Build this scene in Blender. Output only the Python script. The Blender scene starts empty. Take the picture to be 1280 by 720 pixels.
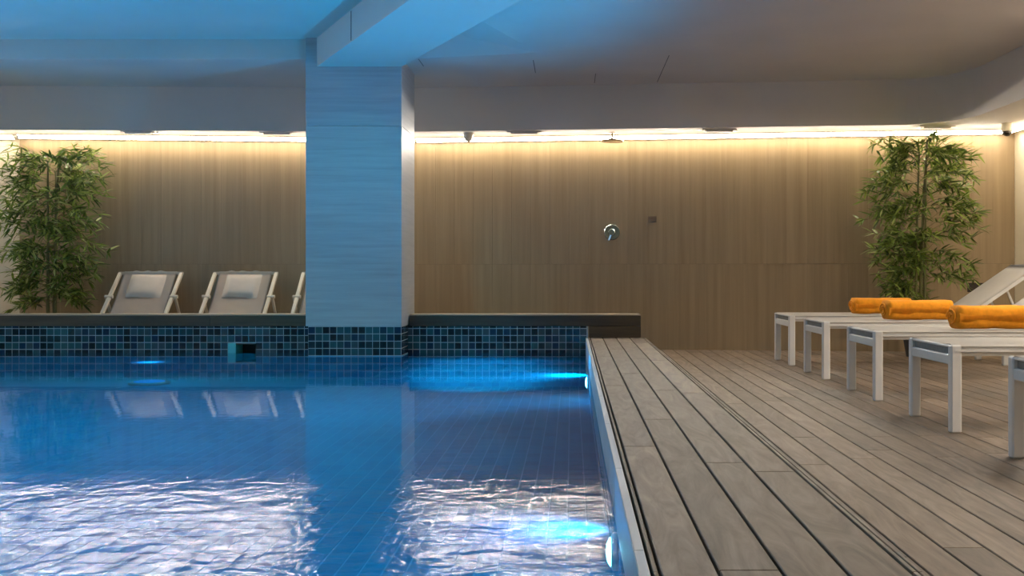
import bpy, bmesh, math, random
from mathutils import Vector, Matrix
random.seed(7)
S = bpy.context.scene
COL = S.collection
PI = math.pi

# ------------------------------------------------------------------ camera, world, exposure
cam_d = bpy.data.cameras.new('camera')
cam = bpy.data.objects.new('camera', cam_d); COL.objects.link(cam)
cam.location = (0, 0, 0.75); cam.rotation_euler = (PI/2, 0, 0)
cam_d.sensor_width = 36; cam_d.lens = 1300/1280*36
cam_d.shift_x = -74.5/1280; cam_d.shift_y = -16/1280
cam_d.clip_start = 0.05
S.camera = cam
w = bpy.data.worlds.new('world'); S.world = w; w.use_nodes = True
w.node_tree.nodes['Background'].inputs[0].default_value = (0.5, 0.5, 0.55, 1)
w.node_tree.nodes['Background'].inputs[1].default_value = 0.05
S.view_settings.view_transform = 'Standard'
S.view_settings.look = 'None'
S.view_settings.gamma = 1
S.view_settings.use_curve_mapping = False
S.view_settings.exposure = 0.0

LED_STRENGTH = 70.0
LED_FRONT = 165.0
LED_COL = (1.0, 0.83, 0.60)
POOL_W = 125.0
POOL_COL = (0.0, 0.48, 1.0)
FILL_W = 10.0
FILL_COL = (1.0, 0.90, 0.78)

# ------------------------------------------------------------------ materials
def nt(name):
    m = bpy.data.materials.new(name); m.use_nodes = True
    t = m.node_tree; t.nodes.clear()
    out = t.nodes.new('ShaderNodeOutputMaterial')
    b = t.nodes.new('ShaderNodeBsdfPrincipled')
    t.links.new(b.outputs[0], out.inputs[0])
    return m, t, b, out

def N(t, kind, **kw):
    n = t.nodes.new(kind)
    for k, v in kw.items():
        if hasattr(n, k): setattr(n, k, v)
    return n

def ramp(t, stops, const=False):
    r = t.nodes.new('ShaderNodeValToRGB'); cr = r.color_ramp
    if const: cr.interpolation = 'CONSTANT'
    while len(cr.elements) < len(stops): cr.elements.new(0.5)
    for e, (p, c) in zip(cr.elements, stops):
        e.position = p; e.color = (*c, 1)
    return r

def grain_mat(name, stops, scale, rough=0.55, var=0.25, fine=(1, 1, 1), bump=0.15, hue_var=0.0, fig=0.0):
    """streaky procedural surface; each object is offset and toned by its own random"""
    m, t, b, out = nt(name)
    tc = N(t, 'ShaderNodeTexCoord'); oi = N(t, 'ShaderNodeObjectInfo')
    off = N(t, 'ShaderNodeVectorMath', operation='SCALE'); off.inputs[0].default_value = (13.1, 7.7, 5.3)
    t.links.new(oi.outputs['Random'], off.inputs['Scale'])
    add = N(t, 'ShaderNodeVectorMath', operation='ADD')
    t.links.new(tc.outputs['Object'], add.inputs[0]); t.links.new(off.outputs[0], add.inputs[1])
    mp = N(t, 'ShaderNodeMapping'); mp.inputs['Scale'].default_value = scale
    t.links.new(add.outputs[0], mp.inputs[0])
    n1 = N(t, 'ShaderNodeTexNoise'); n1.inputs['Scale'].default_value = 1; n1.inputs['Detail'].default_value = 6
    n1.inputs['Roughness'].default_value = 0.62; n1.inputs['Distortion'].default_value = fig
    t.links.new(mp.outputs[0], n1.inputs['Vector'])
    r = ramp(t, stops); t.links.new(n1.outputs[0], r.inputs[0])
    mr = N(t, 'ShaderNodeMapRange'); mr.inputs[3].default_value = 1-var; mr.inputs[4].default_value = 1+var
    t.links.new(oi.outputs['Random'], mr.inputs[0])
    hs = N(t, 'ShaderNodeHueSaturation'); t.links.new(r.outputs[0], hs.inputs['Color']); t.links.new(mr.outputs[0], hs.inputs['Value'])
    t.links.new(hs.outputs[0], b.inputs['Base Color'])
    b.inputs['Roughness'].default_value = rough
    bp = N(t, 'ShaderNodeBump'); bp.inputs['Strength'].default_value = bump; bp.inputs['Distance'].default_value = 0.003
    t.links.new(n1.outputs[0], bp.inputs['Height']); t.links.new(bp.outputs[0], b.inputs['Normal'])
    return m

def plain_mat(name, col, rough=0.6, noise=0.06, scale=6, metallic=0.0, bump=0.0, bscale=60):
    m, t, b, out = nt(name)
    tc = N(t, 'ShaderNodeTexCoord')
    n = N(t, 'ShaderNodeTexNoise'); n.inputs['Scale'].default_value = scale; n.inputs['Detail'].default_value = 4
    t.links.new(tc.outputs['Object'], n.inputs['Vector'])
    lo = tuple(c*(1-noise) for c in col); hi = tuple(min(1, c*(1+noise)) for c in col)
    r = ramp(t, [(0.3, lo), (0.7, hi)]); t.links.new(n.outputs[0], r.inputs[0])
    t.links.new(r.outputs[0], b.inputs['Base Color'])
    b.inputs['Roughness'].default_value = rough; b.inputs['Metallic'].default_value = metallic
    if bump:
        n2 = N(t, 'ShaderNodeTexNoise'); n2.inputs['Scale'].default_value = bscale; n2.inputs['Detail'].default_value = 3
        t.links.new(tc.outputs['Object'], n2.inputs['Vector'])
        bp = N(t, 'ShaderNodeBump'); bp.inputs['Strength'].default_value = bump; bp.inputs['Distance'].default_value = 0.004
        t.links.new(n2.outputs[0], bp.inputs['Height']); t.links.new(bp.outputs[0], b.inputs['Normal'])
    return m

def tile_mat(name, cols, rough=0.15):
    m, t, b, out = nt(name)
    oi = N(t, 'ShaderNodeObjectInfo'); g = N(t, 'ShaderNodeNewGeometry')
    a = N(t, 'ShaderNodeMath', operation='ADD'); f = N(t, 'ShaderNodeMath', operation='FRACT')
    t.links.new(oi.outputs['Random'], a.inputs[0]); t.links.new(g.outputs['Random Per Island'], a.inputs[1]); t.links.new(a.outputs[0], f.inputs[0])
    k = len(cols)
    r = ramp(t, [(i/k, c) for i, c in enumerate(cols)], const=True); t.links.new(f.outputs[0], r.inputs[0])
    t.links.new(r.outputs[0], b.inputs['Base Color']); b.inputs['Roughness'].default_value = rough
    if rough > 0.5: b.inputs['Specular IOR Level'].default_value = 0.0
    return m

def emis_mat(name, col, strength):
    m, t, b, out = nt(name)
    b.inputs['Base Color'].default_value = (*col, 1)
    b.inputs['Emission Color'].default_value = (*col, 1); b.inputs['Emission Strength'].default_value = strength
    return m

def water_mat():
    m = bpy.data.materials.new('pool_water'); m.use_nodes = True
    t = m.node_tree; t.nodes.clear()
    out = N(t, 'ShaderNodeOutputMaterial')
    tc = N(t, 'ShaderNodeTexCoord')
    sep = N(t, 'ShaderNodeSeparateXYZ'); t.links.new(tc.outputs['Object'], sep.inputs[0])
    # ripples die down away from the near edge
    amp = N(t, 'ShaderNodeMapRange'); amp.inputs[1].default_value = 3.0; amp.inputs[2].default_value = 3.9
    amp.inputs[3].default_value = 1.0; amp.inputs[4].default_value = 0.05
    t.links.new(sep.outputs[1], amp.inputs[0])
    n1 = N(t, 'ShaderNodeTexNoise'); n1.inputs['Scale'].default_value = 7; n1.inputs['Detail'].default_value = 3; n1.inputs['Distortion'].default_value = 0.6
    n2 = N(t, 'ShaderNodeTexNoise'); n2.inputs['Scale'].default_value = 20; n2.inputs['Detail'].default_value = 2; n2.inputs['Distortion'].default_value = 0.4
    for n in (n1, n2): t.links.new(tc.outputs['Object'], n.inputs['Vector'])
    mix = N(t, 'ShaderNodeMath', operation='MULTIPLY_ADD'); mix.inputs[1].default_value = 0.3
    t.links.new(n2.outputs[0], mix.inputs[0]); t.links.new(n1.outputs[0], mix.inputs[2])
    bp = N(t, 'ShaderNodeBump'); bp.inputs['Distance'].default_value = 0.009
    t.links.new(mix.outputs[0], bp.inputs['Height']); t.links.new(amp.outputs[0], bp.inputs['Strength'])
    fr = N(t, 'ShaderNodeFresnel'); fr.inputs[0].default_value = 1.33
    t.links.new(bp.outputs[0], fr.inputs['Normal'])
    gl = N(t, 'ShaderNodeBsdfGlossy'); rg = N(t, 'ShaderNodeMapRange'); rg.inputs[3].default_value = 0.03; rg.inputs[4].default_value = 0.14
    t.links.new(amp.outputs[0], rg.inputs[0]); t.links.new(rg.outputs[0], gl.inputs['Roughness'])
    t.links.new(bp.outputs[0], gl.inputs['Normal'])
    tr = N(t, 'ShaderNodeBsdfTransparent'); tr.inputs[0].default_value = (0.30, 0.84, 0.97, 1)
    tl = N(t, 'ShaderNodeBsdfTranslucent'); tl.inputs[0].default_value = (0.02, 0.6, 0.9, 1)
    m1 = N(t, 'ShaderNodeMixShader'); m1.inputs[0].default_value = 0.16
    t.links.new(tr.outputs[0], m1.inputs[1]); t.links.new(tl.outputs[0], m1.inputs[2])
    m2 = N(t, 'ShaderNodeMixShader')
    t.links.new(fr.outputs[0], m2.inputs[0]); t.links.new(m1.outputs[0], m2.inputs[1]); t.links.new(gl.outputs[0], m2.inputs[2])
    t.links.new(m2.outputs[0], out.inputs[0])
    return m

M = {}
M['deck'] = grain_mat('weathered_teak', [(0.25, (0.106, 0.079, 0.055)), (0.5, (0.212, 0.166, 0.122)), (0.75, (0.325, 0.258, 0.194))], (13, 1.9, 13), rough=0.5, var=0.2, fig=2.2, bump=0.2)
M['floor'] = grain_mat('deck_boards', [(0.25, (0.09, 0.065, 0.044)), (0.5, (0.175, 0.13, 0.094)), (0.75, (0.27, 0.206, 0.153))], (13, 1.9, 13), rough=0.5, var=0.26, fig=2.2, bump=0.2)
M['gap'] = plain_mat('deck_underlay', (0.012, 0.010, 0.008), 0.9)
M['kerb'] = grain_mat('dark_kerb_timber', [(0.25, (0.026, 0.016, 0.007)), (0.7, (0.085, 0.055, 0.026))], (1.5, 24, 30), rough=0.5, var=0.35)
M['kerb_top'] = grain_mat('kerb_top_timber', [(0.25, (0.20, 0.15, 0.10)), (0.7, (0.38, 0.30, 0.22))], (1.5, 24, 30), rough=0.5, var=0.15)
M['panel'] = grain_mat('wall_timber_panel', [(0.2, (0.25, 0.178, 0.098)), (0.5, (0.315, 0.232, 0.135)), (0.8, (0.39, 0.292, 0.175))], (17, 17, 0.55), rough=0.42, var=0.025, bump=0.03)
M['grout_wall'] = plain_mat('panel_backing', (0.22, 0.16, 0.10), 0.9)
M['plaster'] = plain_mat('ceiling_plaster', (0.52, 0.47, 0.42), 0.85, 0.05, 1.2, bump=0.05, bscale=25)
M['cream'] = plain_mat('cream_wall', (0.62, 0.55, 0.42), 0.8, 0.03, 2)
M['stone'] = grain_mat('column_travertine', [(0.2, (0.27, 0.28, 0.28)), (0.5, (0.34, 0.35, 0.35)), (0.8, (0.41, 0.42, 0.42))], (1.6, 1.6, 36), rough=0.45, var=0.03, bump=0.1)
M['grout'] = plain_mat('tile_grout', (0.38, 0.42, 0.42), 0.8, 0.05, 20)
M['tile'] = tile_mat('dark_mosaic', [(0.006, 0.016, 0.02), (0.012, 0.045, 0.055), (0.003, 0.007, 0.01), (0.018, 0.065, 0.075), (0.006, 0.02, 0.045), (0.03, 0.055, 0.065), (0.004, 0.012, 0.022)])
M['pool_tile'] = tile_mat('pool_floor_mosaic', [(0.004, 0.34, 0.45), (0.006, 0.37, 0.48), (0.004, 0.31, 0.42), (0.005, 0.355, 0.47)], 0.8)
M['lit_low_tile'] = tile_mat('blue_lit_mosaic', [(0.006, 0.38, 0.58), (0.01, 0.44, 0.64), (0.006, 0.33, 0.52)], 0.6)  # blue underwater light put into the colour of the dark wall tile
M['step_tile'] = tile_mat('pool_step_mosaic', [(0.05, 0.42, 0.60), (0.06, 0.48, 0.66), (0.045, 0.38, 0.56)], 0.8)
M['pool_grout'] = plain_mat('pool_floor_grout', (0.06, 0.52, 0.64), 0.8)
M['coping'] = plain_mat('pale_coping', (0.50, 0.56, 0.60), 0.4, 0.08, 3)
M['water'] = water_mat()
M['white'] = plain_mat('white_metal', (0.72, 0.70, 0.67), 0.35, 0.02)
M['sling'] = plain_mat('white_sling', (0.66, 0.63, 0.58), 0.7, 0.03, 8, bump=0.1, bscale=220)
M['dark_net'] = plain_mat('grey_sling_edge', (0.16, 0.16, 0.16), 0.6, 0.15, 60)
M['cream_frame'] = plain_mat('cream_frame', (0.66, 0.58, 0.46), 0.4, 0.03)
M['chair_sling'] = plain_mat('beige_sling', (0.70, 0.60, 0.50), 0.75, 0.04, 8, bump=0.1, bscale=220)
M['pillow'] = plain_mat('beige_pillow', (0.58, 0.50, 0.42), 0.8, 0.05, 8, bump=0.1, bscale=160)
M['towel'] = plain_mat('orange_towel', (0.80, 0.29, 0.008), 0.95, 0.10, 40, bump=0.6, bscale=260)
M['cane'] = grain_mat('bamboo_cane', [(0.3, (0.07, 0.07, 0.02)), (0.7, (0.17, 0.16, 0.05))], (30, 30, 6), rough=0.45, var=0.2)
M['twig'] = plain_mat('bamboo_twig', (0.11, 0.10, 0.035), 0.7)
M['pot'] = plain_mat('dark_pot', (0.03, 0.027, 0.024), 0.5)
M['soil'] = plain_mat('soil', (0.03, 0.02, 0.012), 0.95, 0.3, 30)
M['chrome'] = plain_mat('chrome', (0.42, 0.5, 0.52), 0.1, 0.02, metallic=1.0)
M['bronze'] = plain_mat('shower_metal', (0.32, 0.27, 0.2), 0.3, 0.05, metallic=1.0)
M['dark_plate'] = plain_mat('dark_plate', (0.025, 0.017, 0.010), 0.5)
M['brown_plate'] = plain_mat('brown_plate', (0.16, 0.11, 0.07), 0.5)
M['grey_plastic'] = plain_mat('grey_plastic', (0.42, 0.39, 0.34), 0.5)
M['lens'] = plain_mat('dark_lens', (0.02, 0.015, 0.012), 0.15)
M['alu'] = plain_mat('aluminium', (0.6, 0.58, 0.55), 0.4, 0.03, metallic=0.6)
M['led_soft'] = emis_mat('led_soft_diffuser', LED_COL, 30.0)
M['lamp_floor'] = emis_mat('floor_lamp_lens', (0.01, 0.40, 1.0), 0.6)
M['led_front'] = emis_mat('led_front_diffuser', (1.0, 0.92, 0.79), LED_FRONT)
M['led'] = emis_mat('led_diffuser', LED_COL, LED_STRENGTH)
M['lamp_near'] = emis_mat('pool_lamp_lens', (0.45, 0.85, 1.0), 30)
M['down'] = emis_mat('fill_lens', FILL_COL, 12)
M['teal'] = plain_mat('skimmer_plastic', (0.06, 0.40, 0.42), 0.4)

def leaf_mat():
    m, t, b, out = nt('bamboo_leaf')
    oi = N(t, 'ShaderNodeObjectInfo'); g = N(t, 'ShaderNodeNewGeometry')
    a = N(t, 'ShaderNodeMath', operation='ADD'); f = N(t, 'ShaderNodeMath', operation='FRACT')
    t.links.new(oi.outputs['Random'], a.inputs[0]); t.links.new(g.outputs['Random Per Island'], a.inputs[1]); t.links.new(a.outputs[0], f.inputs[0])
    r = ramp(t, [(0.0, (0.05, 0.085, 0.014)), (0.5, (0.13, 0.20, 0.028)), (0.85, (0.25, 0.34, 0.05)), (1.0, (0.42, 0.46, 0.18))])
    t.links.new(f.outputs[0], r.inputs[0]); t.links.new(r.outputs[0], b.inputs['Base Color']); b.inputs['Roughness'].default_value = 0.5
    tl = N(t, 'ShaderNodeBsdfTranslucent'); t.links.new(r.outputs[0], tl.inputs[0])
    mx = N(t, 'ShaderNodeMixShader'); mx.inputs[0].default_value = 0.3
    t.links.new(b.outputs[0], mx.inputs[1]); t.links.new(tl.outputs[0], mx.inputs[2]); t.links.new(mx.outputs[0], out.inputs[0])
    return m
M['leaf'] = leaf_mat()

# ------------------------------------------------------------------ mesh helpers
def link_mesh(name, me, mat, parent=None, loc=(0, 0, 0), smooth=False):
    o = bpy.data.objects.new(name, me); COL.objects.link(o)
    if mat is not None and len(me.materials) == 0: me.materials.append(M[mat] if isinstance(mat, str) else mat)
    if smooth:
        for p in me.polygons: p.use_smooth = True
    o.parent = parent
    o.location = loc
    return o

class MB:
    def __init__(s): s.bm = bmesh.new()
    def box(s, x0, x1, y0, y1, z0, z1, bevel=0.0, seg=1):
        vs = [s.bm.verts.new(p) for p in ((x0,y0,z0),(x1,y0,z0),(x1,y1,z0),(x0,y1,z0),(x0,y0,z1),(x1,y0,z1),(x1,y1,z1),(x0,y1,z1))]
        fs = [s.bm.faces.new([vs[i] for i in f]) for f in ((0,3,2,1),(4,5,6,7),(0,1,5,4),(1,2,6,5),(2,3,7,6),(3,0,4,7))]
        if bevel:
            es = list({e for f in fs for e in f.edges})
            bmesh.ops.bevel(s.bm, geom=es, offset=bevel, segments=seg, affect='EDGES')
        return s
    def prism(s, pts, z0, z1):
        a = [s.bm.verts.new((x, y, z0)) for x, y in pts]; b = [s.bm.verts.new((x, y, z1)) for x, y in pts]
        n = len(pts)
        s.bm.faces.new(a[::-1]); s.bm.faces.new(b)
        for i in range(n): s.bm.faces.new((a[i], a[(i+1) % n], b[(i+1) % n], b[i]))
        return s
    def tube(s, pts, r, n=10, cap=True):
        pts = [Vector(p) for p in pts]; rings = []
        up = None
        for i, p in enumerate(pts):
            d = (pts[min(i+1, len(pts)-1)] - pts[max(i-1, 0)]).normalized()
            if up is None:
                up = Vector((0, 0, 1)) if abs(d.z) < 0.9 else Vector((1, 0, 0))
            a = d.cross(up).normalized(); b = a.cross(d).normalized(); up = b
            rr = r[i] if isinstance(r, (list, tuple)) else r
            rings.append([s.bm.verts.new(p + (a*math.cos(2*PI*k/n) + b*math.sin(2*PI*k/n))*rr) for k in range(n)])
        for q in range(len(rings)-1):
            for k in range(n): s.bm.faces.new((rings[q][k], rings[q][(k+1) % n], rings[q+1][(k+1) % n], rings[q+1][k]))
        if cap: s.bm.faces.new(rings[0][::-1]); s.bm.faces.new(rings[-1])
        return s
    def bar(s, p0, p1, wdt, hgt, side=(0, 1, 0), bevel=0.004):
        p0, p1 = Vector(p0), Vector(p1); d = (p1-p0).normalized(); sd = Vector(side).normalized(); u = sd.cross(d).normalized()
        vs = []
        for p in (p0, p1):
            for a, b in ((-1,-1),(1,-1),(1,1),(-1,1)): vs.append(s.bm.verts.new(p + sd*a*wdt/2 + u*b*hgt/2))
        fs = [s.bm.faces.new([vs[i] for i in f]) for f in ((3,2,1,0),(4,5,6,7),(0,1,5,4),(1,2,6,5),(2,3,7,6),(3,0,4,7))]
        if bevel:
            es = list({e for f in fs for e in f.edges})
            bmesh.ops.bevel(s.bm, geom=es, offset=bevel, segments=2, affect='EDGES')
        return s
    def lathe(s, prof, n=24, axis='z', origin=(0, 0, 0)):
        o = Vector(origin); rings = []
        for r, h in prof:
            ring = []
            for k in range(n):
                c, q = math.cos(2*PI*k/n)*r, math.sin(2*PI*k/n)*r
                v = {'z': (c, q, h), 'x': (h, c, q), 'y': (c, h, q)}[axis]
                ring.append(s.bm.verts.new(o + Vector(v)))
            rings.append(ring)
        for a, b in zip(rings, rings[1:]):
            for k in range(n): s.bm.faces.new((a[k], a[(k+1) % n], b[(k+1) % n], b[k]))
        s.bm.faces.new(rings[0][::-1]); s.bm.faces.new(rings[-1])
        return s
    def grid(s, f, nu, nv, thick=None):
        g = [[s.bm.verts.new(f(i/nu, j/nv)) for j in range(nv+1)] for i in range(nu+1)]
        for i in range(nu):
            for j in range(nv): s.bm.faces.new((g[i][j], g[i+1][j], g[i+1][j+1], g[i][j+1]))
        return s
    def mesh(s, name='m', smooth=False, recalc=True):
        if recalc: bmesh.ops.recalc_face_normals(s.bm, faces=s.bm.faces)
        me = bpy.data.meshes.new(name); s.bm.to_mesh(me); s.bm.free()
        if smooth:
            for p in me.polygons: p.use_smooth = True
        return me
    def build(s, name, mat, parent=None, loc=(0, 0, 0), smooth=False):
        return link_mesh(name, s.mesh(name, smooth), mat, parent, loc)

def empty(name, loc=(0, 0, 0), rz=0):
    o = bpy.data.objects.new(name, None); COL.objects.link(o); o.location = loc; o.rotation_euler = (0, 0, rz)
    o.empty_display_size = 0.1
    return o
def tag(o, label=None, cat=None, group=None, kind=None):
    if label: o['label'] = label
    if cat: o['category'] = cat
    if group: o['group'] = group
    if kind: o['kind'] = kind
    return o
_cache = {}
def block(sx, sy, sz, mat, bevel):
    k = (round(sx, 4), round(sy, 4), round(sz, 4), mat, bevel)
    if k not in _cache:
        me = MB().box(-sx/2, sx/2, -sy/2, sy/2, -sz/2, sz/2, bevel).mesh(mat + '_block'); me.materials.append(M[mat]); _cache[k] = me
    return _cache[k]

# ------------------------------------------------------------------ dimensions (metres; floor at z = 0, x right, y away from the camera)
Z_WATER, Z_DECK, Z_KERB = 0.06, 0.197, 0.4025
Z_SOF, Z_CEIL, Z_UP, Z_BEAM, Z_LED = 2.17, 2.60, 2.77, 2.525, 2.135
Y_POOL = 9.22            # far pool wall
X_EDGE = 0.13            # right pool wall
X_R, X_L, Y_F = 4.31, -7.6, -3.0
P0, P1, P2 = (-5.56, 10.49), (-1.6, 10.79), (X_R, 10.13)
Z_PF = -0.115             # pool floor

def lerp2(a, b, t): return (a[0]+(b[0]-a[0])*t, a[1]+(b[1]-a[1])*t)

# ------------------------------------------------------------------ room shell
wb = MB().prism([P0, P1, P2, (X_R+0.2, 11.1), (-5.56, 11.1)], -0.1, 2.9).build('wall_back', 'grout_wall'); tag(wb, kind='structure')
def panel_run(a, b, parent):
    L = math.hypot(b[0]-a[0], b[1]-a[1]); n = round(L/0.2); wdt = L/n
    rz = math.atan2(b[1]-a[1], b[0]-a[0]); nx, ny = math.sin(rz), -math.cos(rz)
    for z0, z1 in ((0.0, 0.862), (0.865, 2.168)):
        me = block(wdt-0.0006, 0.02, z1-z0, 'panel', 0.0004)
        for i in range(n):
            c = lerp2(a, b, (i+0.5)/n)
            o = link_mesh('panel', me, None, parent, (c[0]+nx*0.009, c[1]+ny*0.009, (z0+z1)/2)); o.rotation_euler = (0, 0, rz)
panel_run(P0, P1, wb); panel_run(P1, P2, wb)
wr = MB().box(X_R, X_R+0.2, Y_F, 11.1, -0.1, 2.9).build('wall_right', 'cream'); tag(wr, kind='structure')
wl = MB().prism([(-5.56, 10.53), (-5.56, 11.1), (X_L-0.2, 11.1), (X_L-0.2, Y_F), (X_L, Y_F), (X_L, 10.45)], -0.1, 2.9).build('wall_left', 'cream'); tag(wl, kind='structure')
wf = MB().box(X_L-0.2, X_R+0.2, Y_F-0.2, Y_F, -0.1, 2.9).build('wall_front', 'cream'); tag(wf, kind='structure')

# ceiling: lower field on the right and along the far wall, upper field over the pool, a slanting beam and the drop along the walls
K = 0.525
def beam_x(x0, y): return x0 + K*(8.9-y)
ridge = [(-1.40, 8.9), (-0.276, 8.65), (1.0, 8.0), (2.0, 6.8), (2.7, 5.0), (3.05, 2.0), (3.12, 0.3)]
bedge = [(beam_x(-1.52, y), y) for y in (8.9, 8.3, 7.5, 6.4, 4.6, 2.0, 0.1)]
ce = MB().prism([(X_L, 8.9), (-1.8, 8.9)] + ridge + [(3.0, 0.1), (X_R, -2.2), (X_R, 11.1), (X_L, 11.1)], Z_CEIL, 3.0).build('ceiling', 'plaster'); tag(ce, kind='structure')
m = MB()
zb = (Z_UP, 2.735, 2.658, 2.614, 2.603, 2.6005, 2.6005)
lo = [([m.bm.verts.new((x, y, Z_CEIL)) for x, y in ridge]), ([m.bm.verts.new((x, y, z)) for (x, y), z in zip(bedge, zb)])]
hi = [([m.bm.verts.new((x, y, 2.95)) for x, y in ridge]), ([m.bm.verts.new((x, y, 2.95)) for x, y in bedge])]
for i in range(len(ridge)-1):
    m.bm.faces.new((lo[0][i], lo[0][i+1], lo[1][i+1], lo[1][i])); m.bm.faces.new((hi[0][i], hi[0][i+1], hi[1][i+1], hi[1][i]))
    for k in (0, 1): m.bm.faces.new((lo[k][i], lo[k][i+1], hi[k][i+1], hi[k][i]))
for i in (0, -1): m.bm.faces.new((lo[0][i], lo[1][i], hi[1][i], hi[0][i]))
m.build('sloped_ceiling', 'plaster', ce)
MB().prism([(X_L, 8.9), (X_L, Y_F), (beam_x(-1.8, Y_F), Y_F), (-1.8, 8.9)], Z_UP, 3.0).build('upper_ceiling', 'plaster', ce)
MB().prism([(-2.22, 8.95), (beam_x(-2.22, Y_F), Y_F), (beam_x(-1.50, Y_F)-0.0, Y_F), (-1.50, 8.95)], Z_BEAM, 2.99).build('beam', 'plaster', ce)
sof = [(X_L, 9.93), (-5.5, 10.15), (-1.6, 10.29), (3.05, 9.83)]
for k in range(1, 9):
    a = k/8*PI/2*0.95
    sof.append((3.05+0.57*math.sin(a), 9.83-0.06*k/8-0.62*(1-math.cos(a))))
sof += [(3.63, 8.6), (3.63, Y_F), (X_R, Y_F), (X_R, 11.0), (X_L, 11.0)]
MB().prism(sof, Z_SOF, Z_CEIL).build('soffit', 'plaster', ce)

for x, y0, y1 in ((-1.31, 8.9, 9.2), (-0.33, 8.95, 9.5), (0.22, 9.55, 10.0), (0.82, 8.75, 9.95)):
    MB().box(x-0.003, x+0.003, y0, y1, Z_CEIL-0.002, Z_CEIL+0.001).build('joint', 'dark_plate', ce)
dv = Vector((K, -1, 0)).normalized()
MB().bar((-1.675, 7.91, Z_BEAM+0.01), (-1.675, 7.91, Z_UP-0.01), 0.012, 0.008, side=tuple(dv), bevel=0).build('joint', 'dark_plate', ce)

# floors
fl = MB().prism([(0.64, Y_F), (X_R, Y_F), (X_R, 10.3), (0.64, 10.7)], -0.1, -0.03).build('floor', 'gap'); tag(fl, kind='structure')
rows = [0.66+0.12*i for i in range(31)]
for i, x in enumerate(rows):
    wd = min(0.12, X_R-x)-0.006
    if wd < 0.03: continue
    y = -2.9 - random.random()*1.2
    yend = 10.79 - (x+1.6)*0.66/5.91 - 0.02
    while y < yend-0.05:
        L = 1.95; y1 = min(y+L, yend)
        y0 = max(y, Y_F+0.01)
        if y1-y0 > 0.04:
            link_mesh('plank', block(wd, round(y1-y0-0.003, 3), 0.024, 'floor', 0.002), None, fl, (x+wd/2+0.003, (y0+y1)/2, -0.012))
        y = y1
fb = MB().box(X_L, 0.64, Y_POOL+0.3, 10.75, -0.1, 0).build('floor_back', 'floor'); tag(fb, kind='structure')

# raised deck along the pool
rd = MB().box(X_EDGE+0.014, 0.655, Y_F, Y_POOL+0.28, -0.02, Z_DECK-0.03).build('floor_raised', 'gap'); tag(rd, kind='structure')
joints = {0: [1.5, 3.36, 5.21, 7.06, 8.7], 1: [1.95, 3.99, 5.85, 7.75], 2: [1.2, 3.07, 5.0, 6.9, 8.6], 3: [1.0, 2.93, 4.89, 6.75, 8.5]}
gx = [0.1645, 0.274, 0.3926, 0.513, 0.633]
for r in range(4):
    ys = [Y_F+0.01, -0.3] + joints[r] + [Y_POOL+0.0]
    for a, b in zip(ys, ys[1:]):
        wd = gx[r+1]-gx[r]-0.007
        link_mesh('plank', block(wd, b-a-0.004, 0.026, 'deck', 0.002), None, rd, ((gx[r]+gx[r+1])/2, (a+b)/2, Z_DECK-0.013))
for x0, x1 in ((0.1525, 0.1605), (0.636, 0.645), (0.648, 0.655)):
    for k in range(5):
        a, b = -2.9+k*2.42, -2.9+(k+1)*2.42
        link_mesh('edge_strip', block(x1-x0, b-a-0.004, 0.026, 'deck', 0.001), None, rd, ((x0+x1)/2, (a+b)/2, Z_DECK-0.013))
# far decks out of the picture: near end and left side
nd = MB().box(X_L, X_EDGE+0.014, Y_F, 1.2, -0.1, Z_DECK).build('floor_near', 'deck'); tag(nd, kind='structure')
ld = MB().box(X_L, -6.6, 1.2, Y_POOL+0.3, -0.1, Z_DECK).build('floor_side', 'deck'); tag(ld, kind='structure')

# ------------------------------------------------------------------ pool shell
TP = 0.0617
SK0, SK1, SKB, SKT = -3.046, -2.798, -0.02, 0.147      # skimmer mouth
def tiles_on(parent, x0, nx, z0, nz, y, mat, single, hole=None):
    """tiles on a wall that faces the camera (normal -y)"""
    me = block(TP-0.006, 0.006, TP-0.006, mat, 0.0012)
    mb = None if single else MB()
    for i in range(nx):
        for j in range(nz):
            cx, cz = x0+(i+0.5)*TP, z0-(j+0.5)*TP
            if hole and hole[0]-0.01 < cx < hole[1]+0.01 and hole[2]-0.02 < cz < hole[3]+0.015: continue
            if single: link_mesh('tile', me, None, parent, (cx, y-0.001, cz))
            else: h = (TP-0.006)/2; mb.box(cx-h, cx+h, y-0.004, y+0.002, cz-h, cz+h)
    if mb: o = mb.build('submerged_tiles', mat, parent); o['kind'] = 'stuff'
Z_T = 0.2975
wpb = MB()
wpb.box(-6.6, SK0, Y_POOL, Y_POOL+0.28, -0.4, Z_T).box(SK1, X_EDGE+0.014, Y_POOL, Y_POOL+0.28, -0.4, Z_T).box(SK0, SK1, Y_POOL, Y_POOL+0.28, SKT, Z_T).box(SK0, SK1, Y_POOL, Y_POOL+0.28, -0.4, SKB)
wpb = wpb.build('wall_pool_back', 'grout'); tag(wpb, kind='structure')
nl = 46; xl = -2.245-nl*TP
tiles_on(wpb, xl, nl, Z_T-0.02+TP*0.0, 4, Y_POOL, 'tile', True, (SK0, SK1, SKB, SKT))
tiles_on(wpb, xl, nl, Z_T-0.02-4*TP, 3, Y_POOL, 'lit_low_tile', False, (SK0, SK1, SKB, SKT))
nr = 26; xr = X_EDGE-nr*TP+0.005
tiles_on(wpb, xr, nr, Z_T-0.02, 4, Y_POOL, 'tile', True)
tiles_on(wpb, xl-TP*25, 25, Z_T-0.02, 7, Y_POOL, 'tile', False)

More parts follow.
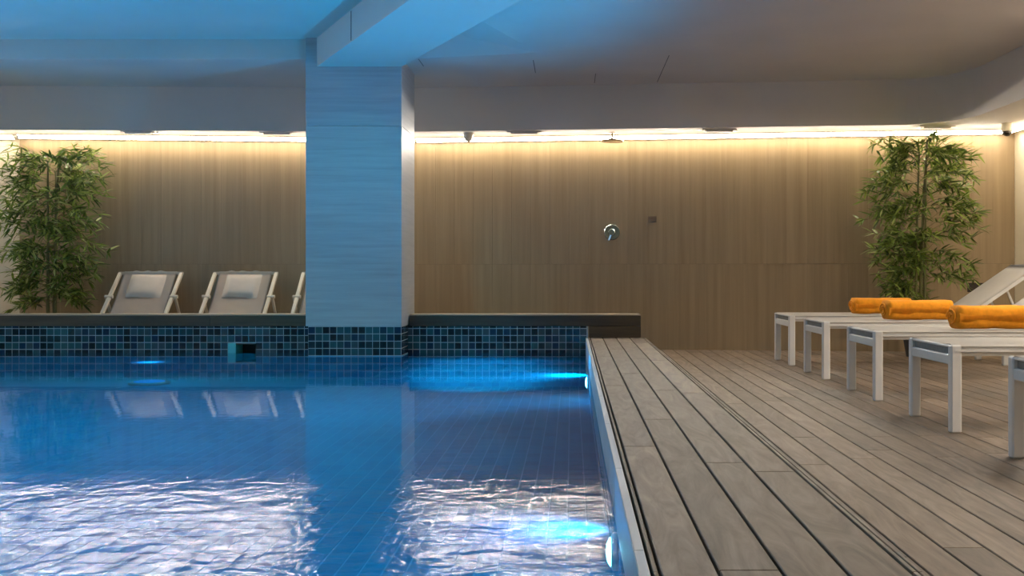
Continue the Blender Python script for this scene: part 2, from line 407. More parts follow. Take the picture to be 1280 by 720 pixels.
mb = MB()
for x0_, n_ in ((xl, nl), (xr, nr)):
    for i in range(n_): cx = x0_+(i+0.5)*TP; mb.box(cx-TP/2+0.003, cx+TP/2-0.003, Y_POOL-0.004, Y_POOL+0.002, Z_T-0.016, Z_T)
o = mb.build('cut_tiles', 'tile', wpb); o['kind'] = 'stuff'
def wall_tiles_x(parent, x, y0, ny, z0, nz, mat, sgn=-1):
    mb = MB(); h = (TP-0.006)/2
    for i in range(ny):
        for j in range(nz):
            cy, cz = y0+(i+0.5)*TP, z0-(j+0.5)*TP
            a, b = sorted((x+sgn*0.004, x-sgn*0.002)); mb.box(a, b, cy-h, cy+h, cz-h, cz+h)
    o = mb.build('submerged_tiles', mat, parent); o['kind'] = 'stuff'
wpr = MB().box(X_EDGE, X_EDGE+0.014, 1.2, Y_POOL, -0.4, Z_DECK-0.035).build('wall_pool_right', 'pool_grout'); tag(wpr, kind='structure')
wall_tiles_x(wpr, X_EDGE, 1.25, int((Y_POOL-1.25)/TP), Z_WATER-0.005, 4, 'pool_tile')
for k in range(9):
    a, b = 1.2+k*0.89, 1.2+(k+1)*0.89
    link_mesh('coping_panel', block(0.022, b-a-0.002, Z_DECK-Z_WATER+0.01, 'coping', 0.002), None, wpr, (X_EDGE+0.005, (a+b)/2, (Z_DECK+Z_WATER)/2-0.005))
wpl = MB().box(-6.62, -6.6, 1.2, Y_POOL, -0.4, Z_DECK-0.01).build('wall_pool_left', 'pool_tile'); tag(wpl, kind='structure')
wpf = MB().box(-6.6, X_EDGE, 1.2, 1.22, -0.4, Z_DECK-0.01).build('wall_pool_front', 'pool_tile'); tag(wpf, kind='structure')
fp = MB().box(-6.6, X_EDGE, 1.2, Y_POOL, -0.4, Z_PF).build('floor_pool', 'pool_grout'); tag(fp, kind='structure')
FT = 0.067
me = block(FT-0.005, FT*1.6-0.004, 0.006, 'pool_tile', 0.001)
mb = MB(); cnt = 0
nxf, nyf = int(6.7/FT), int((8.05-1.25)/(FT*1.6))
for i in range(nxf):
    for j in range(nyf):
        cx, cy = X_EDGE-0.01-(i+0.5)*FT, 8.05-(j+0.5)*FT*1.6
        hx, hy = FT/2-0.0025, FT*0.8-0.002
        if i < 15 and 34 <= j < 54: link_mesh('tile', me, None, fp, (cx, cy, Z_PF-0.0018))
        else: mb.box(cx-hx, cx+hx, cy-hy, cy+hy, Z_PF-0.002, Z_PF+0.0012)
o = mb.build('floor_tiles', 'pool_tile', fp); o['kind'] = 'stuff'

# steps under water, between column and right wall
ps = empty('pool_steps', (-0.65, Y_POOL, Z_PF)); tag(ps, 'broad tiled steps under the water below the dark far kerb', 'steps')
XS = -1.95
for k, (zt, y0) in enumerate(((0.02, 8.84), (-0.03, 8.46), (-0.08, 8.06))):
    x0 = (-1.43, -1.57, -1.62)[k]
    st = MB().box(x0, X_EDGE-0.006, y0, Y_POOL-0.006 if k == 0 else 8.83, zt-0.05, zt).build('step', 'pool_grout', ps, (0.65, -Y_POOL, -Z_PF))
    mb = MB(); n = int((X_EDGE-0.01-x0)/TP); d = 0.38/6
    for i in range(n):
        cx = X_EDGE-0.01-(i+0.5)*TP
        for j in range(6):
            cy = y0+(j+0.5)*d; mb.box(cx-TP/2+0.003, cx+TP/2-0.003, cy-d/2+0.003, cy+d/2-0.003, zt-0.002, zt+0.003)
        mb.box(cx-TP/2+0.003, cx+TP/2-0.003, y0-0.004, y0+0.002, zt-0.032, zt-0.004)
    o = mb.build('step_tiles', 'step_tile', st); o['kind'] = 'stuff'

wa = MB().grid(lambda u, v: (-6.59+u*(X_EDGE-0.008+6.59), 1.23+v*(Y_POOL-0.008-1.23), Z_WATER), 2, 2).build('pool_water', 'water')
tag(wa, 'still blue swimming pool water with ripples', 'water', kind='stuff')

# skimmer
sk = empty('pool_skimmer', ((SK0+SK1)/2, Y_POOL, SKB)); tag(sk, 'small teal skimmer mouth in the dark mosaic wall', 'skimmer')
sl = (-(SK0+SK1)/2, -Y_POOL, -SKB)
MB().box(SK0, SK1, Y_POOL+0.2, Y_POOL+0.21, SKB, SKT).build('back_plate', 'dark_plate', sk, sl)
MB().box(SK0, SK0+0.07, Y_POOL-0.006, Y_POOL+0.2, SKB, SKT, 0.003).build('side_plate', 'teal', sk, sl)
MB().box(SK0+0.07, SK1, Y_POOL+0.01, Y_POOL+0.02, SKB, 0.055, 0.002).build('flap', 'teal', sk, sl)
MB().box(SK0+0.07, SK1, Y_POOL+0.0, Y_POOL+0.2, SKT-0.012, SKT, 0.002).build('lintel', 'dark_plate', sk, sl)

# ------------------------------------------------------------------ kerbs
def kerb(x0, x1, cuts, label, deck_x=None):
    k = empty('pool_kerb', ((x0+x1)/2, Y_POOL+0.14, 0)); tag(k, label, 'kerb')
    off = (-(x0+x1)/2, -(Y_POOL+0.14), 0)
    MB().box(x0+0.02, x1-0.02, Y_POOL+0.03, Y_POOL+0.28, Z_T+0.001, Z_KERB-0.02).build('core', 'gap', k, off)
    cs = [x0]+cuts+[x1]
    for a, b in zip(cs, cs[1:]):
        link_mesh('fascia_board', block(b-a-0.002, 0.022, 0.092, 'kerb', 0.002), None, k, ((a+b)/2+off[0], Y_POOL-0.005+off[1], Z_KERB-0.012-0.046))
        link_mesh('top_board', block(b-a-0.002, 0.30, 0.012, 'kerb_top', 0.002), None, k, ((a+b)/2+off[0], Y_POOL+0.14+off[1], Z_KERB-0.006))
    if deck_x is not None:
        link_mesh('end_board', block(0.02, 0.25, 0.08, 'kerb', 0.002), None, k, (x1-0.012+off[0], Y_POOL+0.14+off[1], Z_KERB-0.055))
        q = empty('kerb_end_block', ((deck_x+x1)/2, Y_POOL+0.14, Z_DECK-0.029)); tag(q, 'low dark timber block under the kerb end on the raised deck', 'timber block')
        qo = (-(deck_x+x1)/2, -(Y_POOL+0.14), -(Z_DECK-0.029))
        MB().box(deck_x+0.02, x1-0.025, Y_POOL+0.03, Y_POOL+0.27, Z_DECK-0.029, Z_T).build('core', 'gap', q, qo)
        MB().box(deck_x+0.006, x1, Y_POOL-0.015, Y_POOL+0.007, Z_DECK+0.001, Z_T-0.001, 0.002).build('fascia_board', 'kerb', q, qo)
        MB().box(x1-0.022, x1-0.002, Y_POOL+0.01, Y_POOL+0.265, Z_DECK+0.001, Z_T-0.001, 0.002).build('end_board', 'kerb', q, qo)
kerb(-6.6, -2.27, [-5.2, -3.2], 'dark timber kerb running behind the pool below the deck chairs')
kerb(-1.435, 0.613, [], 'short dark timber kerb ending on the raised deck boards', X_EDGE+0.016)

# ------------------------------------------------------------------ column
CX0, CX1, CY0, CY1 = -2.263, -1.447, 8.85, 9.58
co = empty('column', ((CX0+CX1)/2, (CY0+CY1)/2, 0)); tag(co, 'square stone clad column rising out of the pool with mosaic foot', 'column')
coff = (-(CX0+CX1)/2, -(CY0+CY1)/2, 0)
MB().box(CX0+0.02, CX1-0.004, CY0+0.006, CY1-0.006, -0.15, 0.315).build('foot', 'grout', co, coff)
for z0, z1 in ((0.315, 2.02), (2.022, Z_UP)):
    MB().box(CX0, CX1, CY0, CY1, z0, z1, 0.002).build('cladding', 'stone', co, coff)
mes = [block(TP-0.006, 0.006, TP-0.006, q, 0.0012) for q in ('tile', 'lit_low_tile')]
n = 13; pit = (CX1-0.004-CX0-0.02)/n
for i in range(n):
    for j in range(7):
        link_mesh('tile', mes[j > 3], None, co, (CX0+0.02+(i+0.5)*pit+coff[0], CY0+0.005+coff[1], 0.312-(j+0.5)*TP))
for i in range(6):
    for j in range(7):
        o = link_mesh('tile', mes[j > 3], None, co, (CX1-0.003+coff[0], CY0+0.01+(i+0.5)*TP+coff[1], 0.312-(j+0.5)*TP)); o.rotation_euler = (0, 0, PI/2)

# ------------------------------------------------------------------ light strips, pool lamps and added fill lamps
def led_run(a, b, label, normal_out=0.022, front='led_front'):
    L = math.hypot(b[0]-a[0], b[1]-a[1]); rz = math.atan2(b[1]-a[1], b[0]-a[0])
    nx, ny = math.sin(rz), -math.cos(rz)
    c = lerp2(a, b, 0.5)
    r = empty('light_strip', (c[0]+nx*normal_out, c[1]+ny*normal_out, Z_LED), rz); tag(r, label, 'light strip', 'light strips along the wall tops')
    MB().box(-L/2, L/2, -0.006, 0.003, -0.004, 0.030).box(-L/2, L/2, -0.118, -0.006, 0.004, 0.007).build('profile', 'alu', r)
    MB().box(-L/2, L/2, -0.082, -0.058, -0.016, 0.004).build('channel', 'alu', r)
    MB().box(-L/2, L/2, -0.0835, -0.082, -0.015, 0.003).build('front_diffuser', front, r)
    MB().box(-L/2, L/2, -0.080, -0.060, -0.0175, -0.016).build('diffuser', 'led', r)
    MB().box(-L/2, L/2, -0.118, -0.114, 0.008, 0.014).build('upper_diffuser', 'led_soft', r)
led_run((-5.53, P0[1]), (P1[0]-0.02, P1[1]), 'glowing strip on the timber wall above the deck chairs')
led_run((P1[0]+0.02, P1[1]), (4.17, 10.15), 'glowing strip on the timber wall above the shower')
led_run((-7.5, 10.455), (-5.6, 10.53), 'short glowing strip on the pale wall beyond the tall bamboo')
led_run((X_R-0.0, 10.0), (X_R-0.0, -2.9), 'glowing strip on the pale side wall by the loungers', front='led_soft')
led_run((X_L, -2.9), (X_L, 10.3), 'glowing strip on the pale wall across the pool', front='led_soft')

def light(name, typ, loc, energy, col, parent=None, size=0.05, rot=None, **kw):
    d = bpy.data.lights.new(name, typ); d.energy = energy; d.color = col
    if typ in ('POINT', 'SPOT'): d.shadow_soft_size = size
    for k, v in kw.items(): setattr(d, k, v)
    o = bpy.data.objects.new(name, d); COL.objects.link(o); o.parent = parent; o.location = loc
    if rot: o.rotation_euler = rot
    return o
def pool_lamp(loc, rz, label, power=1.0, rad=0.085, ry=PI/2, lens='lamp_near', up=0.35, cone=2.2, swing=0.0):
    r = empty('pool_lamp', loc); tag(r, label, 'pool lamp', 'round pool lamps under the water')
    R = Matrix.Rotation(rz, 4, 'Z') @ Matrix.Rotation(ry, 4, 'Y')
    for nm, prof, mat in (('rim', [(rad*1.2, 0.0), (rad*1.2, 0.012), (rad, 0.018), (rad*0.9, 0.018)], 'alu'), ('lens', [(rad*0.95, 0.012), (rad*0.9, 0.02), (rad*0.6, 0.027), (rad*0.2, 0.03)], lens)):
        me = MB().lathe(prof, 24).mesh(nm, True); me.transform(R); me.materials.append(M[mat])
        link_mesh(nm, me, None, r)
    v = R @ Vector((0, 0, 0.06))
    d = (R @ Vector((0, 0, 1))) + Vector((0, swing, up))
    light('lamp_glow', 'SPOT', v, POOL_W*power*2, POOL_COL, r, 0.05, rot=d.to_track_quat('-Z', 'Y').to_euler(), spot_size=cone, spot_blend=1.0)
pool_lamp((X_EDGE-0.006, 2.82, 0.0), PI, 'round glowing pool lamp in the side wall halfway along the raised deck', 0.25, 0.042, up=0.9)
pool_lamp((X_EDGE-0.006, 7.2, 0.008), PI, 'round glowing pool lamp in the side wall at the pool steps', 1.7, 0.042, up=1.3, cone=2.3, swing=-0.3)
pool_lamp((-3.35, 8.25, Z_PF+0.004), 0, 'round lamp flush in the pool floor before the deck chairs', 0.10, 0.13, 0, 'lamp_floor')
for y in (2.6, 5.0, 7.0): pool_lamp((-6.596, y, -0.04), 0, 'round pool lamp in the wall across the pool', 2.2, up=1.5, cone=1.75)
for x in (-5.2, -3.2, -1.2): pool_lamp((x, 1.226, -0.04), PI/2, 'added round pool lamp in the near end wall, out of view', 0.8, up=2.4, cone=1.7)  # unseen lamps added to spread blue light over the water

def fill_light(x, y, z, power=1.0, cone=2.6, col=FILL_COL, aim=None):  # added ceiling lamps, out of view, to brighten deck and pool
    r = empty('fill_light', (x, y, z)); tag(r, 'added fill lamp, small and round, in the plastered ceiling out of view', 'fill_light', 'added fill lamps out of view')
    MB().lathe([(0.065, 0.0), (0.065, -0.006), (0.05, -0.008), (0.048, -0.002)], 20).build('ring', 'white', r)
    MB().lathe([(0.046, -0.001), (0.046, -0.004)], 20).build('lens', 'down', r)
    light('fill_glow', 'SPOT', (0, 0, -0.02), FILL_W*power*4, col, r, 0.05, rot=(Vector(aim)-Vector((x, y, z))).to_track_quat('-Z', 'Y').to_euler() if aim else None, spot_size=cone, spot_blend=0.8)
for y in (0.4, 1.7, 3.0, 4.4, 5.7, 7.0): fill_light(3.40, y, Z_CEIL, 3.0)
for x, y in ((3.97, 8.35), (3.97, 6.3)): fill_light(x, y, Z_SOF, 0.9)
fill_light(1.45, 2.6, Z_BEAM, 0.4, 1.7)
fill_light(1.97, 1.6, Z_BEAM, 0.4, 1.7)
BLUE = (0.05, 0.72, 1.0)  # added blue fill for pool water, steps and column
fill_light(-2.0, 6.5, Z_UP, 2.0, 0.85, BLUE, (-1.85, 8.85, 1.1))
fill_light(-0.60, 6.55, Z_BEAM, 30.0, 0.46, BLUE, (-0.72, 8.32, 0))
fill_light(-0.45, 6.1, Z_BEAM, 3.4, 0.85, BLUE, (-1.35, 6.9, 0))
fill_light(0.12, 4.8, Z_BEAM, 1.2, 0.8, BLUE, (-1.1, 5.0, 0))
fill_light(0.75, 3.6, Z_BEAM, 1.2, 0.6, BLUE, (-1.0, 3.4, 0))
for y in (2.0, 4.4, 6.4):
    for x in (-4.6, -2.4): fill_light(x, y, Z_UP, 4.4, 2.0 if y > 6 else 1.6, BLUE)

# ------------------------------------------------------------------ loungers
def make_lounger():
    r = empty('sun_lounger')
    yo = 0.29
    for s in (-1, 1):
        MB().box(0, 1.9, s*yo-0.026, s*yo+0.026, 0.366, 0.416, 0.02, 3).build('side_rail', 'white', r)
        for x in (0.026, 1.80):
            MB().box(x-0.026, x+0.026, s*yo-0.024, s*yo+0.024, 0.0, 0.40 if x > 1 else 0.418, 0.007).build('leg', 'white', r)
    MB().box(0.004, 0.038, -yo+0.02, yo-0.02, 0.322, 0.370, 0.005).build('foot_bar', 'white', r)
    MB().box(0.006, 0.03, -yo+0.02, yo-0.02, 0.404, 0.416, 0.004).build('end_bar', 'white', r)
    MB().box(0.02, 0.026, -yo+0.02, yo-0.02, 0.370, 0.405).build('sling_edge', 'dark_net', r)
    MB().box(1.78, 1.82, -yo+0.02, yo-0.02, 0.33, 0.372, 0.005).build('head_bar', 'white', r)
    def seat(u, v):
        y = (v*2-1)*(yo+0.022); sag = -0.010*(1-(v*2-1)**2); edge = -0.012*max(0, abs(v*2-1)-0.86)/0.14
        return (0.012+u*1.44, y, 0.4245+sag+edge)
    m = MB().grid(seat, 16, 40)
    bmesh.ops.solidify(m.bm, geom=m.bm.faces[:], thickness=0.008)
    m.build('seat_sling', 'sling', r, smooth=True)
    ang = math.radians(34.5); px, pz, L = 1.47, 0.425, 0.74
    def bp(d, up): return (px+d*math.cos(ang)-up*math.sin(ang), pz+d*math.sin(ang)+up*math.cos(ang))
    bk = empty('backrest', (px, 0, pz)); bk.parent = r
    bo = (-px, 0, -pz)
    for s in (-1, 1):
        a, b = bp(0, -0.022), bp(L, -0.022)
        MB().bar((a[0], s*yo*0.93, a[1]), (b[0], s*yo*0.93, b[1]), 0.04, 0.034).build('back_rail', 'white', bk, bo)
    a = bp(L, -0.022); MB().bar((a[0], -yo*0.93, a[1]), (a[0], yo*0.93, a[1]), 0.034, 0.034, side=(1, 0, 0)).build('top_bar', 'white', bk, bo)
    def bs(u, v):
        q = v*2-1; p = bp(u*L, 0.004-0.012*(1-q*q)-0.010*max(0, abs(q)-0.86)/0.14); return (p[0], q*(yo+0.004), p[1])
    m = MB().grid(bs, 10, 40); bmesh.ops.solidify(m.bm, geom=m.bm.faces[:], thickness=0.008)
    m.build('back_sling', 'sling', bk, bo, smooth=True)
    a = bp(0.42, -0.04)
    for s in (-1, 1):
        MB().bar((a[0], s*0.22, a[1]), (a[0]+0.10, s*0.22, 0.40), 0.018, 0.018).build('prop', 'white', r)
    MB().bar((a[0]+0.10, -yo, 0.40), (a[0]+0.10, yo, 0.40), 0.02, 0.02, side=(1, 0, 0)).build('prop_bar', 'white', r)
    return r
def copy_tree(o, parent=None):
    c = o.copy(); COL.objects.link(c); c.parent = parent
    for ch in list(o.children): copy_tree(ch, c)
    return c
lg = make_lounger()
LY = [8.92, 7.76, 6.495, 5.245, 3.98]
LL = ['white sling lounger, first in the row from the timber wall, orange towel on it',
      'white sling lounger, second in the row from the timber wall, orange towel on it',
      'white sling lounger, third in the row from the timber wall, orange towel on it',
      'white sling lounger, fourth in the row from the timber wall',
      'white sling lounger, fifth in the row from the timber wall']
lo_all = []
for i, y in enumerate(LY):
    o = lg if i == 0 else copy_tree(lg)
    o.location = (1.80, y, 0.0); tag(o, LL[i], 'lounger', 'white sun loungers in a row'); lo_all.append(o)

# towels
def towel(x, y, z, L, D, H, seed, label, rz=0):
    rnd = random.Random(seed)
    r = empty('rolled_towel', (x, y, z), rz); tag(r, label, 'towel', 'orange rolled towels')
    ph = [rnd.random()*6 for _ in range(4)]
    def f(u, v):
        th = v*2*PI; e = 2/4.2
        c, s = math.cos(th), math.sin(th)
        q = abs(u*2-1); k = (1-max(0, (q-0.86)/0.14)**2.4*0.28)
        if u in (0, 1): k *= 0.72
        wob = 1+0.02*math.sin(u*9+ph[0]+3*c)+0.015*math.sin(u*21+ph[1]+2*s)
        return ((u-0.5)*L*(1 if u not in (0, 1) else 0.985), D/2*math.copysign(abs(c)**e, c)*k*wob, H/2*(1+math.copysign(abs(s)**e, s)*k*wob)-H/2*(1-k)*0.15)
    us = 22
    m = MB()
    g = [[m.bm.verts.new(f(i/us, j/28)) for j in range(28)] for i in range(us+1)]
    for i in range(us):
        for j in range(28): m.bm.faces.new((g[i][j], g[i+1][j], g[i+1][(j+1) % 28], g[i][(j+1) % 28]))
    m.bm.faces.new(g[0][::-1]); m.bm.faces.new(g[-1])
    zmin = min(v.co.z for v in m.bm.verts)
    for v in m.bm.verts: v.co.z -= zmin
    m.build('roll', 'towel', r, smooth=True)
    # the loose outer edge of the roll and the spiral on its end
    m = MB()
    def e(u, v):
        xx = (u-0.5)*L*0.95; a = -0.55+v*0.9
        return (xx, -(D/2+0.004)*math.cos(a)**0.7 if v < 1 else -(D/2-0.004)*math.cos(a)**0.7, H*0.52+H*0.5*math.sin(a)*0.98+0.002*math.sin(u*17+ph[2]))
    m.grid(e, 18, 5); bmesh.ops.solidify(m.bm, geom=m.bm.faces[:], thickness=0.006)
    m.build('loose_edge', 'towel', r, smooth=True)
    sp = []
    for k in range(34):
        t = k/33; a = t*2*PI*2.2; rr = 0.42*(1-t*0.8)
        sp.append((-L/2+0.002, D*rr*math.cos(a)*0.85, H*0.5+H*rr*math.sin(a)*0.85))
    MB().tube(sp, 0.006, 6).build('end_spiral', 'towel', r, smooth=True)
towel(2.61, 8.78, 0.424, 0.50, 0.22, 0.132, 1, 'orange rolled towel on the lounger closest to the timber wall')
towel(2.525, 7.60, 0.424, 0.50, 0.22, 0.142, 2, 'orange rolled towel on the second lounger from the timber wall')
towel(2.57, 6.33, 0.424, 0.52, 0.22, 0.14, 3, 'orange rolled towel on the third lounger from the timber wall')

# ------------------------------------------------------------------ deck chairs
def make_deck_chair():
    r = empty('deck_chair')     # origin on the floor under the middle of the top bar; the sitter faces -y
    hw = 0.305; zt = 0.770; yb = -0.80
    top = lambda s: (s*hw, 0, zt); bot = lambda s: (s*hw, yb+0.02, 0.022)
    for s in (-1, 1):
        MB().bar(top(s), bot(s), 0.034, 0.03, side=(1, 0, 0)).build('side_rail', 'cream_frame', r)
        p = Vector(top(s)).lerp(Vector(bot(s)), 0.32)
        MB().bar((s*(hw+0.03), p.y, p.z+0.01), (s*(hw+0.03), p.y+0.33, 0.012), 0.022, 0.03, side=(1, 0, 0)).build('rear_leg', 'cream_frame', r)
        MB().lathe([(0.018, -0.03), (0.018, 0.045)], 10, 'x', (s*hw+s*0.01, p.y, p.z+0.01)).build('pivot_bolt', 'cream_frame', r)
    MB().bar((-hw-0.016, 0, zt), (hw+0.016, 0, zt), 0.03, 0.03, side=(0, 1, 0)).build('top_bar', 'cream_frame', r)
    MB().bar((-hw, yb+0.03, 0.03), (hw, yb+0.03, 0.03), 0.028, 0.028, side=(0, 1, 0)).build('front_bar', 'cream_frame', r)
    p = Vector(top(1)).lerp(Vector(bot(1)), 0.32)
    MB().bar((-hw-0.03, p.y+0.30, 0.07), (hw+0.03, p.y+0.30, 0.07), 0.022, 0.022, side=(0, 1, 0)).build('rear_bar', 'cream_frame', r)
    def f(u, v):
        t = u; sag = math.sin(PI*min(1, t*1.0))*0.05
        y = (yb+0.03)*t; z = zt+0.018+(0.05-zt-0.018)*t
        return ((v*2-1)*0.262, y*0.97+sag*0.66, z-sag*0.72)
    m = MB().grid(f, 18, 30); bmesh.ops.solidify(m.bm, geom=m.bm.faces[:], thickness=0.006); m.build('sling', 'chair_sling', r, smooth=True)
    # head cushion hanging over the top bar
    ang = math.atan2(zt-0.05, -yb)
    m = MB()
    def c(u, v):
        a = f(0.04+0.27*u, 0.17+0.66*v); q = (1-(2*v-1)**6)*(1-(2*u-1)**4)
        return (a[0], a[1]-0.024*q-0.004, a[2]+0.022*q+0.002+0.006*math.sin(v*5)*u)
    def c2(u, v):
        a = f(0.04+0.27*u, 0.17+0.66*v); return (a[0], a[1]-0.003, a[2]+0.002)
    m.grid(c, 10, 12)
    m.build('head_cushion', 'pillow', r, smooth=True)
    for q in (-0.14, -0.03, 0.10):
        MB().tube([(q-0.03, 0, zt+0.016), (q, -0.004, zt+0.021), (q+0.03, 0, zt+0.016)], 0.007, 6).build('cushion_tie', 'pillow', r)
    return r
dc = make_deck_chair()
for i, (x, lab) in enumerate(((-4.19, 'cream sling deck chair with head cushion next to the bamboo plant'), (-3.245, 'cream sling deck chair with head cushion between two others'), (-2.365, 'cream sling deck chair half hidden behind the stone column'))):
    o = dc if i == 0 else copy_tree(dc)
    o.location = (x, 10.36, 0); tag(o, lab, 'deck chair', 'cream deck chairs behind the kerb')

# ------------------------------------------------------------------ bamboo plants
def leaf_mesh():
    m = MB(); L, W = 0.118, 0.0096
    sec = [(0, 0.15), (0.2, 0.85), (0.45, 1.0), (0.75, 0.6), (1.0, 0.0)]
    rows = []
    for t, k in sec:
        z = -0.10*L*t*t*1.6
        if k == 0: rows.append([m.bm.verts.new((L*t, 0, z))])
        else: rows.append([m.bm.verts.new((L*t, -W*k, z+0.002)), m.bm.verts.new((L*t, 0, z)), m.bm.verts.new((L*t, W*k, z+0.002))])
    for a, b in zip(rows, rows[1:]):
        if len(b) == 3:
            m.bm.faces.new((a[0], b[0], b[1], a[1])); m.bm.faces.new((a[1], b[1], b[2], a[2]))
        else:
            m.bm.faces.new((a[0], b[0], a[1])); m.bm.faces.new((a[1], b[0], a[2]))
    me = m.mesh('leaf', recalc=False); me.materials.append(M['leaf']); return me
LEAF = leaf_mesh()
def bamboo(x, y, label, prof, ztop, seed, canes, pot_r=0.15, asym=None):
    """prof(z) -> crown half width; canes: (dx, dy) feet"""
    rnd = random.Random(seed)
    r = empty('bamboo_plant', (x, y, 0)); tag(r, label, 'plant', 'potted bamboo plants')
    MB().lathe([(pot_r*0.75, 0), (pot_r*0.98, 0.2), (pot_r, 0.21), (pot_r, 0.235), (pot_r*0.92, 0.235), (pot_r*0.9, 0.205)], 24).build('pot', 'pot', r, smooth=False)
    MB().lathe([(pot_r*0.90, 0.19), (pot_r*0.88, 0.207)], 20).build('soil', 'soil', r)
    leaves = []; tw = MB(); cl = []
    for k, (dx, dy, h) in enumerate(canes):
        pts, rad = [], []
        bx, by = rnd.uniform(-0.03, 0.03), rnd.uniform(-0.03, 0.03)
        n = 14
        for i in range(n+1):
            t = i/n; pts.append((dx+bx*t*t*2, dy+by*t*t*2, 0.2+(h-0.2)*t)); rad.append(0.016*(1-0.55*t)*(1.15 if i % 2 == 0 else 1))
        MB().tube(pts, rad, 8).build('cane', 'cane', r, smooth=True); cl.append(pts)
    zlow = prof['low']
    for b in range(prof['n']):
        pts = rnd.choice(cl); z = zlow+(ztop-zlow)*((b+rnd.random())/prof['n'])
        t = min(0.99, max(0, (z-0.2)/(pts[-1][2]-0.2))); i = int(t*14); p = Vector(pts[i]); p.z = min(z, pts[-1][2])
        a = rnd.uniform(0, 2*PI)
        R = prof['w'](z, math.cos(a))
        d = Vector((math.cos(a), math.sin(a)*prof.get('dep', 0.6), 0))
        L = R*rnd.uniform(0.55, 1.0)
        q = [p]
        rise = rnd.uniform(0.05, 0.45)
        for s in range(1, 6):
            u = s/5; q.append(p + d*L*u + Vector((rnd.uniform(-.01, .01), rnd.uniform(-.01, .01), L*(rise*math.sin(u*2.2)-0.16*u*u))))
        tw.tube(q, [0.002, 0.0018, 0.0016, 0.0014, 0.0012, 0.001], 4, cap=False)
        for s in range(2, 6):
            for side in (0, 1):
                if s < 3 and rnd.random() < 0.35: continue
                base = q[s]; dirn = (q[s]-q[s-1]).normalized()
                yaw0 = math.atan2(dirn.y, dirn.x) + (rnd.uniform(0.3, 1.0) if side else -rnd.uniform(0.3, 1.0))*(0.5 if s == 5 else 1)
                tip = base + Vector((math.cos(yaw0), math.sin(yaw0), rnd.uniform(-0.5, 0.35)))*rnd.uniform(0.03, 0.09)
                tw.tube([base, tip], [0.0014, 0.0008], 3, cap=False)
                for f in range(rnd.choice((3, 4, 5))):
                    yaw = yaw0 + rnd.uniform(-1.4, 1.4); pit = rnd.uniform(-0.75, 0.85); sc = rnd.uniform(0.65, 1.25)
                    c = base.lerp(tip, rnd.uniform(0.3, 1.0))
                    if c.z + z*0 > ztop+0.02: continue
                    leaves.append(Matrix.Translation(c) @ Matrix.Rotation(yaw, 4, 'Z') @ Matrix.Rotation(pit, 4, 'Y') @ Matrix.Rotation(rnd.uniform(-0.8, 0.8), 4, 'X') @ Matrix.Scale(sc, 4))
    o = tw.build('twigs', 'twig', r); o['kind'] = 'stuff'
    leaves.sort(key=lambda m: m.translation.y)
    # the leaves turned to the room one by one, the many behind them together
    for mt in leaves[:300]:
        o = link_mesh('leaf', LEAF, None, r); o.matrix_local = mt
    vs, fs = [], []
    base_v = [v.co.copy() for v in LEAF.vertices]; base_f = [tuple(p.vertices) for p in LEAF.polygons]
    for mt in leaves[300:]:
        k = len(vs); vs += [tuple(mt @ v) for v in base_v]; fs += [tuple(i+k for i in f) for f in base_f]
    me = bpy.data.meshes.new('foliage'); me.from_pydata(vs, [], fs); me.materials.append(M['leaf'])
    o = link_mesh('foliage', me, None, r); o['kind'] = 'stuff'
def w_left(z, c):
    k = min(1, max(0.35, (2.05-z)/0.35)); return (0.50 if z > 0.75 else 0.36)*(0.75+0.25*k)*(1.06 if c < 0 else 1)
def w_right(z, c):
    if z > 1.75: return 0.38
    if 1.02 < z < 1.16 and c < 0: return 0.22
    return 0.56 if z > 0.95 else 0.46
bamboo(-5.03, 10.05, 'tall leafy bamboo plant beside the deck chairs', {'low': 0.44, 'n': 128, 'w': w_left, 'dep': 0.55}, 1.97, 11, [(-0.03, 0.0, 1.85), (0.02, 0.02, 1.95), (0.05, -0.02, 1.75)])
bamboo(3.20, 9.58, 'tall leafy bamboo plant behind the loungers', {'low': 0.52, 'n': 128, 'w': w_right, 'dep': 0.42}, 2.02, 23, [(-0.03, 0.0, 1.9), (0.02, 0.02, 2.0), (0.05, -0.01, 1.8)])

# ------------------------------------------------------------------ small fixtures
def wall_y(x):
    a, b = (P0, P1) if x < P1[0] else (P1, P2)
    return a[1]+(b[1]-a[1])*(x-a[0])/(b[0]-a[0])-0.019
sh = empty('rain_shower', (0.404, 10.36, 2.085)); tag(sh, 'round rain shower head hanging over the shower valve', 'shower head')
MB().lathe([(0.02, 0.03), (0.05, 0.018), (0.112, 0.010), (0.115, 0.0), (0.108, -0.006)], 28).build('head', 'bronze', sh)
MB().lathe([(0.011, 0.02), (0.011, Z_SOF-2.085)], 12).build('stem', 'bronze', sh)
MB().lathe([(0.03, Z_SOF-2.085-0.008), (0.03, Z_SOF-2.085)], 16).build('rose', 'bronze', sh)
vy = wall_y(0.41)
vv = empty('shower_valve', (0.41, vy, 1.185), math.atan2(P2[1]-P1[1], P2[0]-P1[0])); tag(vv, 'round chrome shower valve on the timber wall', 'shower valve')
MB().lathe([(0.08, 0.0), (0.08, -0.008), (0.074, -0.013)], 28, 'y').build('plate', 'chrome', vv, smooth=False)
MB().lathe([(0.034, -0.012), (0.034, -0.05), (0.028, -0.056)], 20, 'y').build('knob', 'chrome', vv)
MB().bar((0.0, -0.045, -0.01), (-0.03, -0.055, -0.085), 0.018, 0.012, side=(1, 0, 0), bevel=0.003).build('lever', 'chrome', vv)
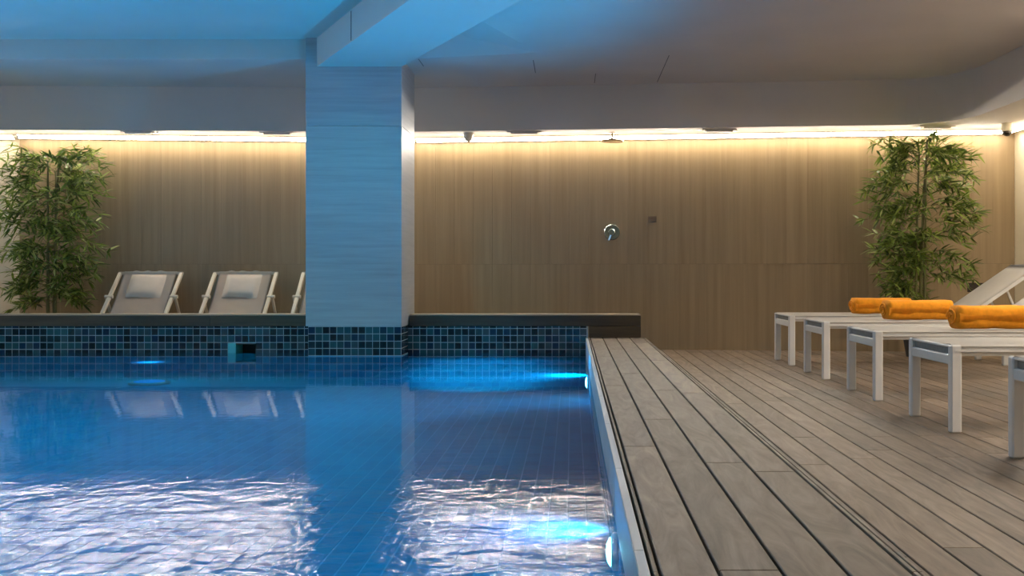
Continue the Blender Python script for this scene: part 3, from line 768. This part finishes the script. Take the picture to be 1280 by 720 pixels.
def plate(x, z, sx, sz, mat, label, cat):
    r = empty('wall_plate', (x, wall_y(x), z), math.atan2(P2[1]-P1[1], P2[0]-P1[0])); tag(r, label, cat)
    MB().box(-sx/2, sx/2, -0.008, 0.0, -sz/2, sz/2, 0.002).build('plate', mat, r)
    MB().box(-sx*0.36, sx*0.36, -0.011, -0.007, -sz*0.34, sz*0.34, 0.001).build('insert', mat, r)
plate(0.815, 1.315, 0.085, 0.06, 'brown_plate', 'small brown cover plate on the wall beside the shower valve', 'wall plate')
plate(3.95, 0.63, 0.17, 0.09, 'dark_plate', 'dark socket box low on the wall behind the loungers', 'socket')

dm = empty('ceiling_sensor', (-1.03, 10.38, Z_SOF)); tag(dm, 'small grey dome sensor under the ceiling drop near the column', 'sensor')
MB().lathe([(0.055, 0.0), (0.055, -0.02), (0.042, -0.055)], 20).build('body', 'grey_plastic', dm)
MB().lathe([(0.040, -0.054), (0.034, -0.075), (0.015, -0.086)], 20).build('dome', 'grey_plastic', dm, smooth=True)
sc = empty('security_camera', (4.07, 9.72, Z_SOF)); tag(sc, 'white dome camera with dark lens in the wall corner', 'camera')
MB().lathe([(0.05, 0.0), (0.052, -0.06), (0.05, -0.075)], 20).build('body', 'cream', sc)
MB().lathe([(0.046, -0.074), (0.04, -0.10), (0.02, -0.118), (0.004, -0.122)], 20).build('lens', 'lens', sc, smooth=True)
for px, d, lab in ((171, 10.24, 'above the deck chair next to the bamboo'), (345, 10.30, 'beside the stone column above the deck chairs'), (655, 10.25, 'between the dome sensor and the shower head'),
                   (900, 10.10, 'between the shower head and the bamboo'), (1173, 9.86, 'above the bamboo behind the loungers')):
    x = (px-714.5)*d/1300
    v = empty('ceiling_vent', (x, d+0.02, Z_SOF)); tag(v, 'narrow grey vent plate under the ceiling drop ' + lab, 'vent', 'vent plates under the ceiling drop')
    MB().box(-0.17, 0.17, -0.01, 0.09, -0.008, 0.0, 0.002).build('frame', 'plaster', v)
    MB().box(-0.13, 0.13, 0.0, 0.08, -0.022, -0.007, 0.002).build('grille', 'plaster', v)
